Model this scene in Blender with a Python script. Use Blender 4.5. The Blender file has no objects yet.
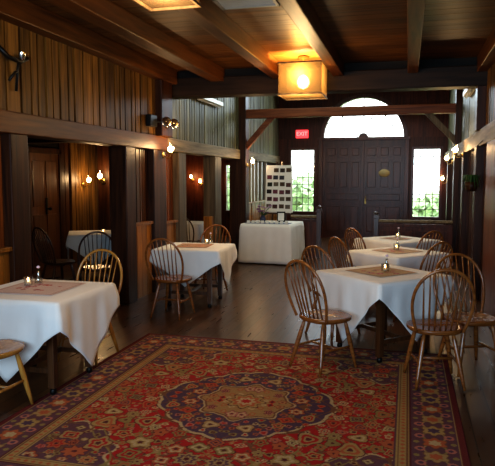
import bpy, bmesh, math, random
import numpy as np
from mathutils import Vector, Matrix
random.seed(7)
PI = math.pi
SC = bpy.context.scene
COL = SC.collection

# ------------------------------------------------------------------ materials
def nmat(name):
    m = bpy.data.materials.new(name); m.use_nodes = True
    nt = m.node_tree
    return m, nt, nt.nodes['Principled BSDF']
def plain(name, col, rough=.5, metal=0, spec=.5, emit=None, es=0, trans=0, ior=1.45, coat=0, noise=.08, scale=20):
    m, nt, b = nmat(name)
    if noise and not trans:
        tc = nt.nodes.new('ShaderNodeTexCoord'); n = nt.nodes.new('ShaderNodeTexNoise')
        n.inputs['Scale'].default_value = scale; n.inputs['Detail'].default_value = 3
        nt.links.new(tc.outputs['Object'], n.inputs['Vector'])
        r = nt.nodes.new('ShaderNodeValToRGB')
        r.color_ramp.elements[0].color = [c*(1-noise) for c in col]+[1]
        r.color_ramp.elements[1].color = [min(1, c*(1+noise)) for c in col]+[1]
        nt.links.new(n.outputs['Fac'], r.inputs['Fac']); nt.links.new(r.outputs['Color'], b.inputs['Base Color'])
    else:
        b.inputs['Base Color'].default_value = (*col, 1)
    b.inputs['Roughness'].default_value = rough; b.inputs['Metallic'].default_value = metal
    b.inputs['Specular IOR Level'].default_value = spec
    b.inputs['Transmission Weight'].default_value = trans; b.inputs['IOR'].default_value = ior
    b.inputs['Coat Weight'].default_value = coat
    if emit:
        b.inputs['Emission Color'].default_value = (*emit, 1); b.inputs['Emission Strength'].default_value = es
    return m
def wood(name, dark, light, axis='z', rough=.45, scale=3.0, island=.0, spec=.5, bump=.15, coat=0, obrand=False):
    m, nt, b = nmat(name); N = nt.nodes; L = nt.links
    tc = N.new('ShaderNodeTexCoord'); mp = N.new('ShaderNodeMapping')
    s = [9, 9, 9]; s['xyz'.index(axis)] = .6
    mp.inputs['Scale'].default_value = s
    L.new(tc.outputs['Object'], mp.inputs['Vector'])
    geo = N.new('ShaderNodeNewGeometry')
    n = N.new('ShaderNodeTexNoise'); n.noise_dimensions = '4D'
    n.inputs['Scale'].default_value = scale; n.inputs['Detail'].default_value = 6; n.inputs['Distortion'].default_value = .8
    L.new(mp.outputs['Vector'], n.inputs['Vector'])
    w = N.new('ShaderNodeMath'); w.operation = 'MULTIPLY'; w.inputs[1].default_value = 30
    L.new(geo.outputs['Random Per Island'], w.inputs[0]); L.new(w.outputs[0], n.inputs['W'])
    r = N.new('ShaderNodeValToRGB')
    r.color_ramp.elements[0].position = .32; r.color_ramp.elements[0].color = (*dark, 1)
    r.color_ramp.elements[1].position = .68; r.color_ramp.elements[1].color = (*light, 1)
    L.new(n.outputs['Fac'], r.inputs['Fac'])
    out = r.outputs['Color']
    if island:
        mr = N.new('ShaderNodeMapRange'); mr.inputs['To Min'].default_value = 1-island; mr.inputs['To Max'].default_value = 1+island
        L.new(geo.outputs['Random Per Island'], mr.inputs['Value'])
        mx = N.new('ShaderNodeMix'); mx.data_type = 'RGBA'; mx.blend_type = 'MULTIPLY'; mx.inputs['Factor'].default_value = 1
        L.new(out, mx.inputs[6]); L.new(mr.outputs['Result'], mx.inputs[7]); out = mx.outputs[2]
    L.new(out, b.inputs['Base Color'])
    b.inputs['Roughness'].default_value = rough; b.inputs['Specular IOR Level'].default_value = spec; b.inputs['Coat Weight'].default_value = coat
    b.inputs['Coat Roughness'].default_value = .25
    if bump:
        bp = N.new('ShaderNodeBump'); bp.inputs['Strength'].default_value = bump; bp.inputs['Distance'].default_value = .01
        L.new(n.outputs['Fac'], bp.inputs['Height']); L.new(bp.outputs['Normal'], b.inputs['Normal'])
    return m
M = {}
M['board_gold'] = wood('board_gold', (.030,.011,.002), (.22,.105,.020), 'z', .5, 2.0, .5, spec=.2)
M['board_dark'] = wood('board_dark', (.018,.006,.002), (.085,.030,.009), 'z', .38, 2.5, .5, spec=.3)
M['board_red'] = wood('board_red', (.05,.012,.003), (.22,.062,.012), 'z', .38, 2.5, .35, spec=.3)
M['board_grey'] = wood('board_grey', (.055,.050,.024), (.20,.19,.105), 'z', .5, 2.0, .4, spec=.25)
M['dado'] = wood('dado', (.17,.060,.010), (.42,.17,.030), 'z', .35, 2.5, .3, spec=.3)
M['pale'] = wood('pale', (.30,.27,.20), (.50,.46,.37), 'z', .3, 2.0, .1)  # highlight tone for the strips that stand for glints on boards
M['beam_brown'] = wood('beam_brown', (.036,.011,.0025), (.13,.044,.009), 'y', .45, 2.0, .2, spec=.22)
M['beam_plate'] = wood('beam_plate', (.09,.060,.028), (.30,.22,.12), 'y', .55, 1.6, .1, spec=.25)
M['beam_red'] = wood('beam_red', (.075,.018,.006), (.21,.060,.018), 'x', .45, 2.0, .1, spec=.25)
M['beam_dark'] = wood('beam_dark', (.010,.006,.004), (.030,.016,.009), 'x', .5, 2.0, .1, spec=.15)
M['post_dark'] = wood('post_dark', (.014,.004,.0012), (.065,.021,.0065), 'z', .42, 2.0, .1, spec=.2)
M['post_grey'] = wood('post_grey', (.05,.032,.016), (.16,.11,.06), 'z', .5, 2.0, .1, spec=.25)
M['ceil'] = wood('ceil', (.045,.014,.003), (.15,.060,.013), 'x', .42, 2.0, .35, spec=.15)
M['back'] = wood('back', (.030,.007,.003), (.10,.025,.009), 'z', .4, 2.5, .25, spec=.25)
M['door'] = wood('door', (.035,.009,.005), (.11,.030,.015), 'z', .3, 2.5, .1, spec=.35)
M['door_brown'] = wood('door_brown', (.06,.022,.008), (.16,.065,.022), 'z', .3, 2.5, .1)
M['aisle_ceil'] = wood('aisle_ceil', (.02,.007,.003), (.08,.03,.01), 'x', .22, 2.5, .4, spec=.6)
M['gap'] = plain('gap', (.008,.005,.003), .8)
M['chair'] = wood('chair', (.14,.042,.009), (.33,.115,.025), 'x', .25, 3.0, .08, coat=.4, bump=.05)
M['chair_gold'] = wood('chair_gold', (.28,.12,.022), (.52,.25,.05), 'z', .25, 3.0, .08, coat=.4, bump=.05)
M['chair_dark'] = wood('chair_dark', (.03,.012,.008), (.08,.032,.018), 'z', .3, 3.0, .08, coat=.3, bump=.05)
M['table_leg'] = wood('table_leg', (.04,.014,.005), (.11,.042,.014), 'z', .35, 3.0, 0)
M['iron'] = plain('iron', (.015,.014,.013), .4, .6)
M['brass'] = plain('brass', (.55,.36,.11), .3, 1)
M['chrome'] = plain('chrome', (.6,.6,.58), .2, 1)
M['grey_metal'] = plain('grey_metal', (.26,.30,.33), .5, .2)
M['white_enamel'] = plain('white_enamel', (.62,.62,.56), .35)
M['red_plastic'] = plain('red_plastic', (.45,.02,.02), .4)
M['red_glow'] = plain('red_glow', (.6,.03,.03), .4, emit=(1,.05,.06), es=1.6)
M['white_letters'] = plain('white_letters', (.9,.6,.6), .4, emit=(1,.35,.32), es=.9)
M['card'] = plain('card', (.72,.70,.66), .6)
M['blue_cloth'] = plain('blue_cloth', (.10,.14,.25), .7)
M['glass'] = plain('glass', (.92,.95,.95), .03, trans=1, ior=1.45)
M['wax'] = plain('wax', (.9,.85,.7), .5)
M['flame'] = plain('flame', (1,.6,.2), .5, emit=(1,.55,.18), es=30, noise=0)
M['bulb'] = plain('bulb', (1,.8,.5), .5, emit=(1,.66,.28), es=22, noise=0)
M['bulb_big'] = plain('bulb_big', (1,.85,.5), .5, emit=(1,.78,.40), es=70, noise=0)
M['leaf'] = plain('leaf', (.035,.09,.02), .5, noise=.4)
M['leaf_out'] = plain('leaf_out', (.42,.55,.32), .7, noise=.4, scale=3)
M['grass_out'] = plain('grass_out', (.45,.6,.28), .8, noise=.2)
M['petal'] = plain('petal', (.40,.16,.34), .6, noise=.4)
M['petal_w'] = plain('petal_w', (.75,.6,.72), .6, noise=.2)
M['vase'] = plain('vase', (.05,.06,.12), .2)
M['trim_white'] = plain('trim_white', (.22,.20,.17), .5)

def cloth_mat():
    m, nt, b = nmat('table_linen'); N = nt.nodes; L = nt.links
    tc = N.new('ShaderNodeTexCoord'); n = N.new('ShaderNodeTexNoise'); n.inputs['Scale'].default_value = 7; n.inputs['Detail'].default_value = 4
    L.new(tc.outputs['Object'], n.inputs['Vector'])
    r = N.new('ShaderNodeValToRGB'); r.color_ramp.elements[0].color = (.82,.80,.76,1); r.color_ramp.elements[1].color = (.90,.89,.86,1)
    L.new(n.outputs['Fac'], r.inputs['Fac']); L.new(r.outputs['Color'], b.inputs['Base Color'])
    b.inputs['Roughness'].default_value = .85
    b.inputs['Sheen Weight'].default_value = .2
    bp = N.new('ShaderNodeBump'); bp.inputs['Strength'].default_value = .25; bp.inputs['Distance'].default_value = .01
    L.new(n.outputs['Fac'], bp.inputs['Height']); L.new(bp.outputs['Normal'], b.inputs['Normal'])
    return m
M['cloth'] = cloth_mat()
def shade_mat():
    m, nt, b = nmat('lantern_panel'); N = nt.nodes; L = nt.links
    b.inputs['Base Color'].default_value = (.12,.085,.055,1); b.inputs['Roughness'].default_value = .5
    tr = N.new('ShaderNodeBsdfTranslucent'); tr.inputs['Color'].default_value = (.09,.062,.036,1)
    gl = N.new('ShaderNodeBsdfTransparent'); gl.inputs['Color'].default_value = (.80,.68,.50,1)
    mx = N.new('ShaderNodeMixShader'); mx.inputs[0].default_value = .6
    mx2 = N.new('ShaderNodeMixShader'); mx2.inputs[0].default_value = .35
    L.new(b.outputs[0], mx.inputs[1]); L.new(tr.outputs[0], mx.inputs[2])
    L.new(mx.outputs[0], mx2.inputs[1]); L.new(gl.outputs[0], mx2.inputs[2])
    L.new(mx2.outputs[0], N['Material Output'].inputs['Surface'])
    return m
M['shade'] = shade_mat()
def pane_mat(tint=(.97,1,.98), mixw=.12):
    m, nt, b = nmat('window_glass'); N = nt.nodes; L = nt.links
    g = N.new('ShaderNodeBsdfGlossy'); g.inputs['Roughness'].default_value = .05
    t = N.new('ShaderNodeBsdfTransparent'); t.inputs['Color'].default_value = (*tint, 1)
    mx = N.new('ShaderNodeMixShader'); mx.inputs[0].default_value = mixw
    L.new(t.outputs[0], mx.inputs[1]); L.new(g.outputs[0], mx.inputs[2]); L.new(mx.outputs[0], N['Material Output'].inputs['Surface'])
    return m
M['pane'] = pane_mat()
M['glass'] = pane_mat((.93,.96,.96), .28)
def attr_mat(name, rough=.9, bump=0):
    m, nt, b = nmat(name); N = nt.nodes; L = nt.links
    a = N.new('ShaderNodeAttribute'); a.attribute_name = 'Col'
    n = N.new('ShaderNodeTexNoise'); n.inputs['Scale'].default_value = 90; n.inputs['Detail'].default_value = 3
    tc = N.new('ShaderNodeTexCoord'); L.new(tc.outputs['Object'], n.inputs['Vector'])
    mr = N.new('ShaderNodeMapRange'); mr.inputs['To Min'].default_value = .7; mr.inputs['To Max'].default_value = 1.3
    L.new(n.outputs['Fac'], mr.inputs['Value'])
    mx = N.new('ShaderNodeMix'); mx.data_type = 'RGBA'; mx.blend_type = 'MULTIPLY'; mx.inputs['Factor'].default_value = 1
    L.new(a.outputs['Color'], mx.inputs[6]); L.new(mr.outputs['Result'], mx.inputs[7])
    L.new(mx.outputs[2], b.inputs['Base Color']); b.inputs['Roughness'].default_value = rough
    b.inputs['Specular IOR Level'].default_value = .15
    if bump:
        bp = N.new('ShaderNodeBump'); bp.inputs['Strength'].default_value = bump; bp.inputs['Distance'].default_value = .004
        L.new(n.outputs['Fac'], bp.inputs['Height']); L.new(bp.outputs['Normal'], b.inputs['Normal'])
    return m
M['rug'] = attr_mat('woven_rug', .95, .4)
M['printed'] = attr_mat('printed_cloth', .8)
def floor_mat():
    m, nt, b = nmat('floor_boards'); N = nt.nodes; L = nt.links
    tc = N.new('ShaderNodeTexCoord'); mp = N.new('ShaderNodeMapping'); mp.inputs['Rotation'].default_value = (0,0,PI/2)
    L.new(tc.outputs['Object'], mp.inputs['Vector'])
    br = N.new('ShaderNodeTexBrick'); br.inputs['Scale'].default_value = 1; br.inputs['Brick Width'].default_value = 2.6; br.inputs['Row Height'].default_value = .15
    br.inputs['Mortar Size'].default_value = .004; br.inputs['Color1'].default_value = (.050,.020,.008,1); br.inputs['Color2'].default_value = (.100,.044,.018,1)
    br.inputs['Mortar'].default_value = (.008,.005,.003,1); br.offset = .37
    L.new(mp.outputs['Vector'], br.inputs['Vector'])
    n = N.new('ShaderNodeTexNoise'); mp2 = N.new('ShaderNodeMapping'); mp2.inputs['Scale'].default_value = (14,1.2,1)
    L.new(tc.outputs['Object'], mp2.inputs['Vector']); L.new(mp2.outputs['Vector'], n.inputs['Vector']); n.inputs['Scale'].default_value = 2; n.inputs['Detail'].default_value = 5
    mr = N.new('ShaderNodeMapRange'); mr.inputs['To Min'].default_value = .5; mr.inputs['To Max'].default_value = 1.5
    L.new(n.outputs['Fac'], mr.inputs['Value'])
    mx = N.new('ShaderNodeMix'); mx.data_type = 'RGBA'; mx.blend_type = 'MULTIPLY'; mx.inputs['Factor'].default_value = 1
    L.new(br.outputs['Color'], mx.inputs[6]); L.new(mr.outputs['Result'], mx.inputs[7]); L.new(mx.outputs[2], b.inputs['Base Color'])
    r2 = N.new('ShaderNodeMapRange'); r2.inputs['To Min'].default_value = .20; r2.inputs['To Max'].default_value = .42
    L.new(n.outputs['Fac'], r2.inputs['Value']); L.new(r2.outputs['Result'], b.inputs['Roughness'])
    b.inputs['Specular IOR Level'].default_value = .38
    bp = N.new('ShaderNodeBump'); bp.inputs['Strength'].default_value = .25; bp.inputs['Distance'].default_value = .006
    L.new(br.outputs['Fac'], bp.inputs['Height']); bp.invert = True; L.new(bp.outputs['Normal'], b.inputs['Normal'])
    return m
M['floor'] = floor_mat()

# ------------------------------------------------------------------ mesh helpers
def box(bm, x0, x1, y0, y1, z0, z1, bev=0, rot=None, piv=None):
    r = bmesh.ops.create_cube(bm, size=1)
    vs = r['verts']
    for v in vs:
        v.co = Vector(((x0+x1)/2+v.co.x*(x1-x0), (y0+y1)/2+v.co.y*(y1-y0), (z0+z1)/2+v.co.z*(z1-z0)))
    if rot is not None:
        bmesh.ops.rotate(bm, verts=vs, cent=piv or Vector(((x0+x1)/2,(y0+y1)/2,(z0+z1)/2)), matrix=rot)
    if bev:
        es = list({e for v in vs for e in v.link_edges})
        bmesh.ops.bevel(bm, geom=es, offset=bev, segments=2, affect='EDGES', profile=.6)
def beam(bm, p, q, w, h, bev=.008):
    p, q = Vector(p), Vector(q); d = q-p; L = d.length
    rot = d.to_track_quat('Y', 'Z').to_matrix().to_4x4()
    r = bmesh.ops.create_cube(bm, size=1); vs = r['verts']
    for v in vs: v.co = Vector((v.co.x*w, v.co.y*L, v.co.z*h))
    bmesh.ops.transform(bm, verts=vs, matrix=Matrix.Translation((p+q)/2) @ rot)
    if bev:
        es = list({e for v in vs for e in v.link_edges})
        bmesh.ops.bevel(bm, geom=es, offset=bev, segments=2, affect='EDGES')
def tube(bm, pts, rad, seg=8, closed=False, flat=1.0):
    """swept tube; rad a number or list"""
    pts = [Vector(p) for p in pts]; n = len(pts)
    rads = rad if isinstance(rad, (list, tuple)) else [rad]*n
    rings = []; up = None
    for i, p in enumerate(pts):
        if closed: t = pts[(i+1) % n]-pts[i-1]
        else: t = pts[min(i+1, n-1)]-pts[max(i-1, 0)]
        t.normalize()
        if up is None: up = t.orthogonal().normalized()
        up = (up - t*up.dot(t)).normalized(); sd = t.cross(up)
        rings.append([bm.verts.new(p+(up*math.cos(a)+sd*math.sin(a)*flat)*rads[i]) for a in [2*PI*k/seg for k in range(seg)]])
    for i in range(n if closed else n-1):
        A, B = rings[i], rings[(i+1) % n]
        for k in range(seg): bm.faces.new((A[k], A[(k+1) % seg], B[(k+1) % seg], B[k]))
    if not closed:
        bm.faces.new(rings[0][::-1]); bm.faces.new(rings[-1])
def lathe(bm, prof, c=(0,0,0), seg=24, cap=True):
    rings = []
    for r, z in prof:
        rings.append([bm.verts.new((c[0]+r*math.cos(2*PI*k/seg), c[1]+r*math.sin(2*PI*k/seg), c[2]+z)) for k in range(seg)])
    for A, B in zip(rings, rings[1:]):
        for k in range(seg): bm.faces.new((A[k], A[(k+1) % seg], B[(k+1) % seg], B[k]))
    if cap:
        bm.faces.new(rings[0][::-1]); bm.faces.new(rings[-1])
def obj(name, bm, mat, parent=None, smooth=False, loc=None):
    me = bpy.data.meshes.new(name)
    bmesh.ops.recalc_face_normals(bm, faces=bm.faces)
    bm.to_mesh(me); bm.free()
    if smooth:
        for p in me.polygons: p.use_smooth = True
    o = bpy.data.objects.new(name, me); COL.objects.link(o)
    me.materials.append(M[mat] if isinstance(mat, str) else mat)
    if parent: o.parent = parent
    if loc: o.location = loc
    return o
def tag(o, label=None, cat=None, group=None, kind=None):
    if label: o['label'] = label
    if cat: o['category'] = cat
    if group: o['group'] = group
    if kind: o['kind'] = kind
    return o
def thing(name, label, cat, loc=(0,0,0), rz=0, group=None):
    o = bpy.data.objects.new(name, None); COL.objects.link(o); o.empty_display_size = .1
    o.location = loc; o.rotation_euler = (0,0,rz)
    return tag(o, label, cat, group)
def struct(name, bm, mat, parent=None, smooth=False):
    o = obj(name, bm, mat, parent, smooth)
    if not parent: o['kind'] = 'structure'
    return o
def dup(root, loc, rz, label, group=None, s=1):
    r = root.copy(); COL.objects.link(r); r.location = loc; r.rotation_euler = (0,0,rz); r['label'] = label
    if s != 1: r.scale = (s,s,s)
    if group: r['group'] = group
    for ch in list(root.children):
        c = ch.copy(); COL.objects.link(c); c.parent = r
        for g in list(ch.children):
            d = g.copy(); COL.objects.link(d); d.parent = c
    return r
BM = bmesh.new

# ------------------------------------------------------------------ shell
XL, XR, YB, XA = -3.5, 1.0, 16.5, -6.3
YF = -1.6
b = BM(); box(b, XA-.2, XR+.2, YF, YB+.2, -.12, 0); struct('floor', b, 'floor')
def boards(bm, axis, c, a0, a1, z0, z1, th, wmin, wmax, gap=.02, rnd=random):
    """vertical boards on a plane; axis 'x': plane x=c running in y ; 'y': plane y=c running in x. th = signed thickness"""
    a = a0
    while a < a1-.02:
        w = min(rnd.uniform(wmin, wmax), a1-a)
        if a1-a-w < .05: w = a1-a
        t = th*rnd.uniform(.8, 1.1)
        if axis == 'x': box(bm, min(c, c+t), max(c, c+t), a+gap/2, a+w-gap/2, z0, z1)
        else: box(bm, a+gap/2, a+w-gap/2, min(c, c+t), max(c, c+t), z0, z1)
        a += w
# left upper wall above the arcade
b = BM(); box(b, XL-.16, XL-.03, YF, YB, 2.2, 4.35); struct('wall_left', b, 'gap')
b = BM(); boards(b, 'x', XL-.03, YF, 8.06, 2.24, 3.2, .03, .11, .24, .028); struct('trim_1', b, 'board_gold')
b = BM(); boards(b, 'x', XL-.03, 8.46, 12.4, 2.24, 4.3, .03, .10, .20, .028); boards(b, 'x', XL-.03, 12.66, YB, 2.24, 4.3, .03, .10, .20, .028); struct('trim_2', b, 'board_grey')
# plate beam
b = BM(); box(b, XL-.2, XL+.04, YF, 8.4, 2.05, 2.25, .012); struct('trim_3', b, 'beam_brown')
b = BM(); box(b, XL-.2, XL+.04, 8.4, YB, 2.05, 2.25, .012); struct('trim_4', b, 'beam_plate')  # far part of the same plate, daylight on it put into the greyer colour
# girt at the wall top
b = BM(); box(b, XL-.03, XL+.14, YF, 8.55, 3.04, 3.25, .012); struct('trim_5', b, 'beam_brown')
# posts of the left arcade
b = BM(); box(b, XL-.22, XL+.02, 4.74, 5.0, 0, 2.06, .012); struct('trim_6', b, 'post_dark')
b = BM(); box(b, XL-.22, XL+.02, 7.05, 7.32, 0, 2.06, .012); struct('trim_7', b, 'post_dark')
b = BM(); box(b, XL-.22, XL+.02, 7.92, 8.36, 0, 2.06, .012); box(b, XL-.03, XL+.09, 8.06, 8.46, 2.25, 3.2, .012); struct('trim_8', b, 'post_dark')
b = BM(); box(b, XL-.22, XL+.02, 8.88, 9.2, 0, 2.06, .012); struct('trim_9', b, 'post_grey')
b = BM(); box(b, XL-.22, XL+.02, 10.72, 11.1, 0, 2.06, .012); struct('trim_10', b, 'post_grey')
b = BM(); box(b, XL-.2, XL-.06, 11.1, 11.3, 0, 2.06, .012); struct('trim_12', b, 'post_dark')
b = BM(); box(b, XL-.2, XL+.16, 12.38, 12.66, 0, 4.3, .012); struct('trim_11', b, 'post_dark')
# closed bays: boards + golden dado
def bay(n, y0, y1, mat, zd=.98, dado=True, boardsz=(0, 2.06)):
    b = BM(); box(b, XL-.17, XL-.11, y0, y1, 0, 2.06); struct('wall_left_bay_%d' % n, b, 'gap')
    b = BM(); boards(b, 'x', XL-.11, y0, y1, zd if dado else 0, 2.05, .03, .07, .13, .02); struct('trim_%d' % (20+n), b, mat)
    if dado:
        b = BM(); boards(b, 'x', XL-.09, y0, y1, 0, zd, .05, .12, .18, .006); box(b, XL-.12, XL+.0, y0, y1, zd, zd+.04, .005)
        struct('trim_%d' % (30+n), b, 'dado')
bay(1, YF, 4.74, 'board_red', .98)
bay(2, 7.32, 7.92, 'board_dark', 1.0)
bay(3, 8.36, 8.88, 'board_red', .95)
bay(4, 12.66, YB, 'post_dark', 1.05)
# low golden panel blocks beside posts of the second bay
b = BM(); box(b, XL-.2, XL-.02, 10.66, 11.14, 0, .93, .01); struct('trim_40', b, 'dado')
# pale strips standing for highlights on glossy board edges (foyer bay on the left)
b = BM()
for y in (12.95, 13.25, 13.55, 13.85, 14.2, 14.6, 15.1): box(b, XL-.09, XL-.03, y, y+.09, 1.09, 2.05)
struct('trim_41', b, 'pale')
# the aisle behind the arcade
b = BM(); box(b, XA-.12, XA, YF, YB, 0, 2.6); struct('wall_left_aisle', b, 'gap')
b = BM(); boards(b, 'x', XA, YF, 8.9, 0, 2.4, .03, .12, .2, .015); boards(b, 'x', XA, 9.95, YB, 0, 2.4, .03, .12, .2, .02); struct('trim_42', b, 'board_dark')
b = BM(); boards(b, 'y', 0, XA, XL-.16, 0, .01, .01, .2, .3, .0)
b.free()
b = BM()
y = YF
while y < YB:
    w = min(random.uniform(.15, .22), YB-y); box(b, XA, XL-.16, y+.005, y+w-.005, 2.40, 2.43); y += w
box(b, XA, XL-.16, YF, YB, 2.43, 2.47)
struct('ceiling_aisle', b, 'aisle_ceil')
b = BM(); box(b, -5.35, -5.12, 9.7, 9.95, 0, 2.4, .012); struct('trim_43', b, 'post_dark')
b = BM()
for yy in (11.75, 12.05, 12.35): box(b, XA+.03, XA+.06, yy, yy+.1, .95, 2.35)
struct('trim_44', b, 'pale')  # sheen of the glossy aisle boards, built as pale strips
b = BM()
for yy in (5.0, 8.3, 12.3): box(b, XA, XL-.2, yy, yy+.2, 2.2, 2.4, .01)
struct('trim_45', b, 'post_dark')
# aisle boards beneath the lamps, lamplight put into their lighter gold colour
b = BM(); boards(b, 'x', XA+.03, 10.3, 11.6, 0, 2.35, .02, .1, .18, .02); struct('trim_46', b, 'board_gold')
# right wall
b = BM(); box(b, XR, XR+.12, YF, 12.9, 0, 4.35); box(b, XR, XR+.12, 12.9, 14.2, 0, 1.15); box(b, XR, XR+.12, 12.9, 14.2, 1.62, 4.35); box(b, XR, XR+.12, 14.2, YB, 0, 4.35)
struct('wall_right', b, 'gap')
b = BM(); boards(b, 'x', XR, YF, 8.6, 2.28, 3.2, -.03, .12, .22, .02); struct('trim_50', b, 'board_gold')
b = BM(); boards(b, 'x', XR, 8.85, 12.4, 2.26, 4.3, -.03, .3, .5, .012); boards(b, 'x', XR, 12.66, YB, 2.26, 4.3, -.03, .3, .5, .02); struct('trim_51', b, 'board_grey')
b = BM(); box(b, XR-.10, XR, YF, YB, 2.07, 2.29, .012); struct('trim_52', b, 'beam_plate')
b = BM(); boards(b, 'x', XR, YF, 12.9, 0, 2.07, -.03, .12, .2, .02); boards(b, 'x', XR, 14.2, YB, 0, 2.07, -.03, .12, .2, .02); struct('trim_53', b, 'board_dark')
b = BM()
for yy in (8.58, 10.5): box(b, XR-.13, XR, yy, yy+.25, 0, 2.08, .012)
box(b, XR-.14, XR, 8.58, 8.84, 2.28, 4.3, .012)
box(b, XR-.14, XR, 12.38, 12.66, 0, 4.3, .012)
box(b, XR-.13, XR, 14.5, 14.75, 0, 2.08, .012)
struct('trim_54', b, 'post_dark')
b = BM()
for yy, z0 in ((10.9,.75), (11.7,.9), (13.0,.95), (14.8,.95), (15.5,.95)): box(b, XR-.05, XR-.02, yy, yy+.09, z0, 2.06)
struct('trim_55', b, 'pale')  # vertical light streaks on the right wall, modelled as pale strips
b = BM(); box(b, XR-.10, XR-.02, 6.5, 7.75, 0, 2.07, .01); struct('trim_56', b, 'board_red')
# ceiling of the dining room
b = BM(); y = YF
while y < 8.7:
    w = min(random.uniform(.17, .24), 8.7-y); box(b, XL-.03, XR, y+.003, y+w-.003, 3.25, 3.28); y += w
box(b, XL-.2, XR+.1, YF, 8.8, 3.28, 3.33)
struct('ceiling', b, 'ceil')
for i, (x, w) in enumerate(((-2.74,.2), (-1.84,.15), (-.97,.15), (.03,.14))):
    b = BM(); box(b, x-w/2, x+w/2, YF, 8.6, 3.06, 3.25, .01); struct('trim_%d' % (60+i), b, 'beam_brown')
b = BM(); box(b, XR-.16, XR, YF, 8.6, 3.04, 3.25, .01); struct('trim_64', b, 'beam_brown')
# header girder + wall above it, and foyer ceiling
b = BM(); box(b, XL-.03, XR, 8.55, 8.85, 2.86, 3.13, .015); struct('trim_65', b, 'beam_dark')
b = BM(); box(b, XL-.1, XR+.1, 8.66, 8.8, 3.1, 4.4); struct('wall_header', b, 'gap')
b = BM(); box(b, XL-.1, XR+.1, 8.7, YB+.1, 4.3, 4.4); struct('ceiling_foyer', b, 'back')
# tie beam and braces
b = BM(); box(b, XL+.1, XR-.1, 12.42, 12.62, 2.91, 3.09, .015); struct('trim_66', b, 'beam_red')
b = BM(); beam(b, (XL+.08, 12.52, 2.25), (XL+.72, 12.52, 2.95), .11, .11); struct('trim_67', b, 'beam_red')
b = BM(); beam(b, (XR-.08, 12.52, 2.33), (XR-.68, 12.52, 2.95), .10, .11); struct('trim_68', b, 'post_grey')
# wall behind the camera
b = BM(); box(b, XA-.1, XR+.1, YF-.1, YF, 0, 3.3); struct('wall_front', b, 'back')

# back wall with real openings
S1 = (-3.15,-2.50,.72,2.42); S2 = (.13,.80,.62,2.41); DW = (-2.27,-.10,0,2.66); W4 = (-5.03,-4.84,.72,2.02)
ARC = (-1.185, 2.72, 1.05)
b = BM()
T0, T1 = YB, YB+.14
def bx(x0,x1,z0,z1): box(b, x0, x1, T0, T1, z0, z1)
bx(XA-.1, W4[0], 0, 2.72); bx(W4[0], W4[1], 0, W4[2]); bx(W4[0], W4[1], W4[3], 2.72); bx(W4[1], S1[0], 0, 2.72)
bx(S1[0], S1[1], 0, S1[2]); bx(S1[0], S1[1], S1[3], 2.72); bx(S1[1], DW[0], 0, 2.72); bx(DW[0], DW[1], DW[3], 2.72)
bx(DW[1], S2[0], 0, 2.72); bx(S2[0], S2[1], 0, S2[2]); bx(S2[0], S2[1], S2[3], 2.72); bx(S2[1], XR+.1, 0, 2.72)
bx(XA-.1, ARC[0]-ARC[2], 2.72, 4.4); bx(ARC[0]+ARC[2], XR+.1, 2.72, 4.4)
n = 24; prev = None
for i in range(n+1):
    a = PI*i/n; x = ARC[0]+ARC[2]*math.cos(a); z = ARC[1]+ARC[2]*math.sin(a)
    cur = [b.verts.new(p) for p in ((x,T0,z), (x,T1,z), (x,T1,4.4), (x,T0,4.4))]
    if prev:
        for k in range(4): b.faces.new((prev[k], cur[k], cur[(k+1)%4], prev[(k+1)%4]))
    prev = cur
struct('wall_back', b, 'back')
# panelling moulding on the back wall
b = BM()
for (x0,x1) in ((S1[0]-.02, S1[1]+.02), (S2[0], S2[1])):
    box(b, x0, x1, YB-.02, YB, .12, .16); box(b, x0, x1, YB-.02, YB, .50, .54); box(b, x0, x0+.04, YB-.02, YB, .12, .54); box(b, x1-.04, x1, YB-.02, YB, .12, .54)
box(b, DW[0]-.14, DW[1]+.14, YB-.05, YB, 2.66, 2.74, .008)
box(b, DW[0]-.11, DW[0], YB-.04, YB, 0, 2.66, .006); box(b, DW[1], DW[1]+.11, YB-.04, YB, 0, 2.66, .006)
struct('trim_70', b, 'door')
# arch casing
b = BM()
for r0, r1, d in ((1.05, 1.15, .05),):
    prev = None
    for i in range(n+1):
        a = PI*i/n; c, s = math.cos(a), math.sin(a)
        cur = [b.verts.new((ARC[0]+r*c, yy, ARC[1]+r*s)) for r, yy in ((r0,YB+.02), (r0,YB-d), (r1,YB-d), (r1,YB+.02))]
        if prev:
            for k in range(4): b.faces.new((prev[k], cur[k], cur[(k+1)%4], prev[(k+1)%4]))
        prev = cur
struct('trim_71', b, 'door')

def window(n_, x0, x1, z0, z1, cols, rows, fm='door'):
    root = bpy.data.objects.new('window_%d' % n_, None); COL.objects.link(root); root['kind'] = 'structure'; root.location = ((x0+x1)/2, YB, z0)
    cx = (x0+x1)/2
    b = BM(); f = .035
    box(b, x0-cx-.06, x0-cx+.01, -.03, .06, -.06, z1-z0+.06, .004); box(b, x1-cx-.01, x1-cx+.06, -.03, .06, -.06, z1-z0+.06, .004)
    box(b, x0-cx, x1-cx, -.03, .06, z1-z0-.01, z1-z0+.06, .004); box(b, x0-cx, x1-cx, -.05, .06, -.06, .01, .004)
    obj('window_frame', b, fm, root)
    b = BM(); w = x1-x0; h = z1-z0
    for i in range(1, cols): box(b, x0-cx+w*i/cols-.009, x0-cx+w*i/cols+.009, .05, .07, 0, h)
    for i in range(1, rows): box(b, x0-cx, x1-cx, .05, .07, h*i/rows-.009, h*i/rows+.009)
    obj('muntins', b, 'trim_white', root)
    b = BM(); box(b, x0-cx, x1-cx, .055, .062, 0, h); obj('pane', b, 'pane', root)
window(1, *S1, 4, 9); window(2, *S2, 4, 9); window(4, *W4, 2, 6, 'door')
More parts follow.
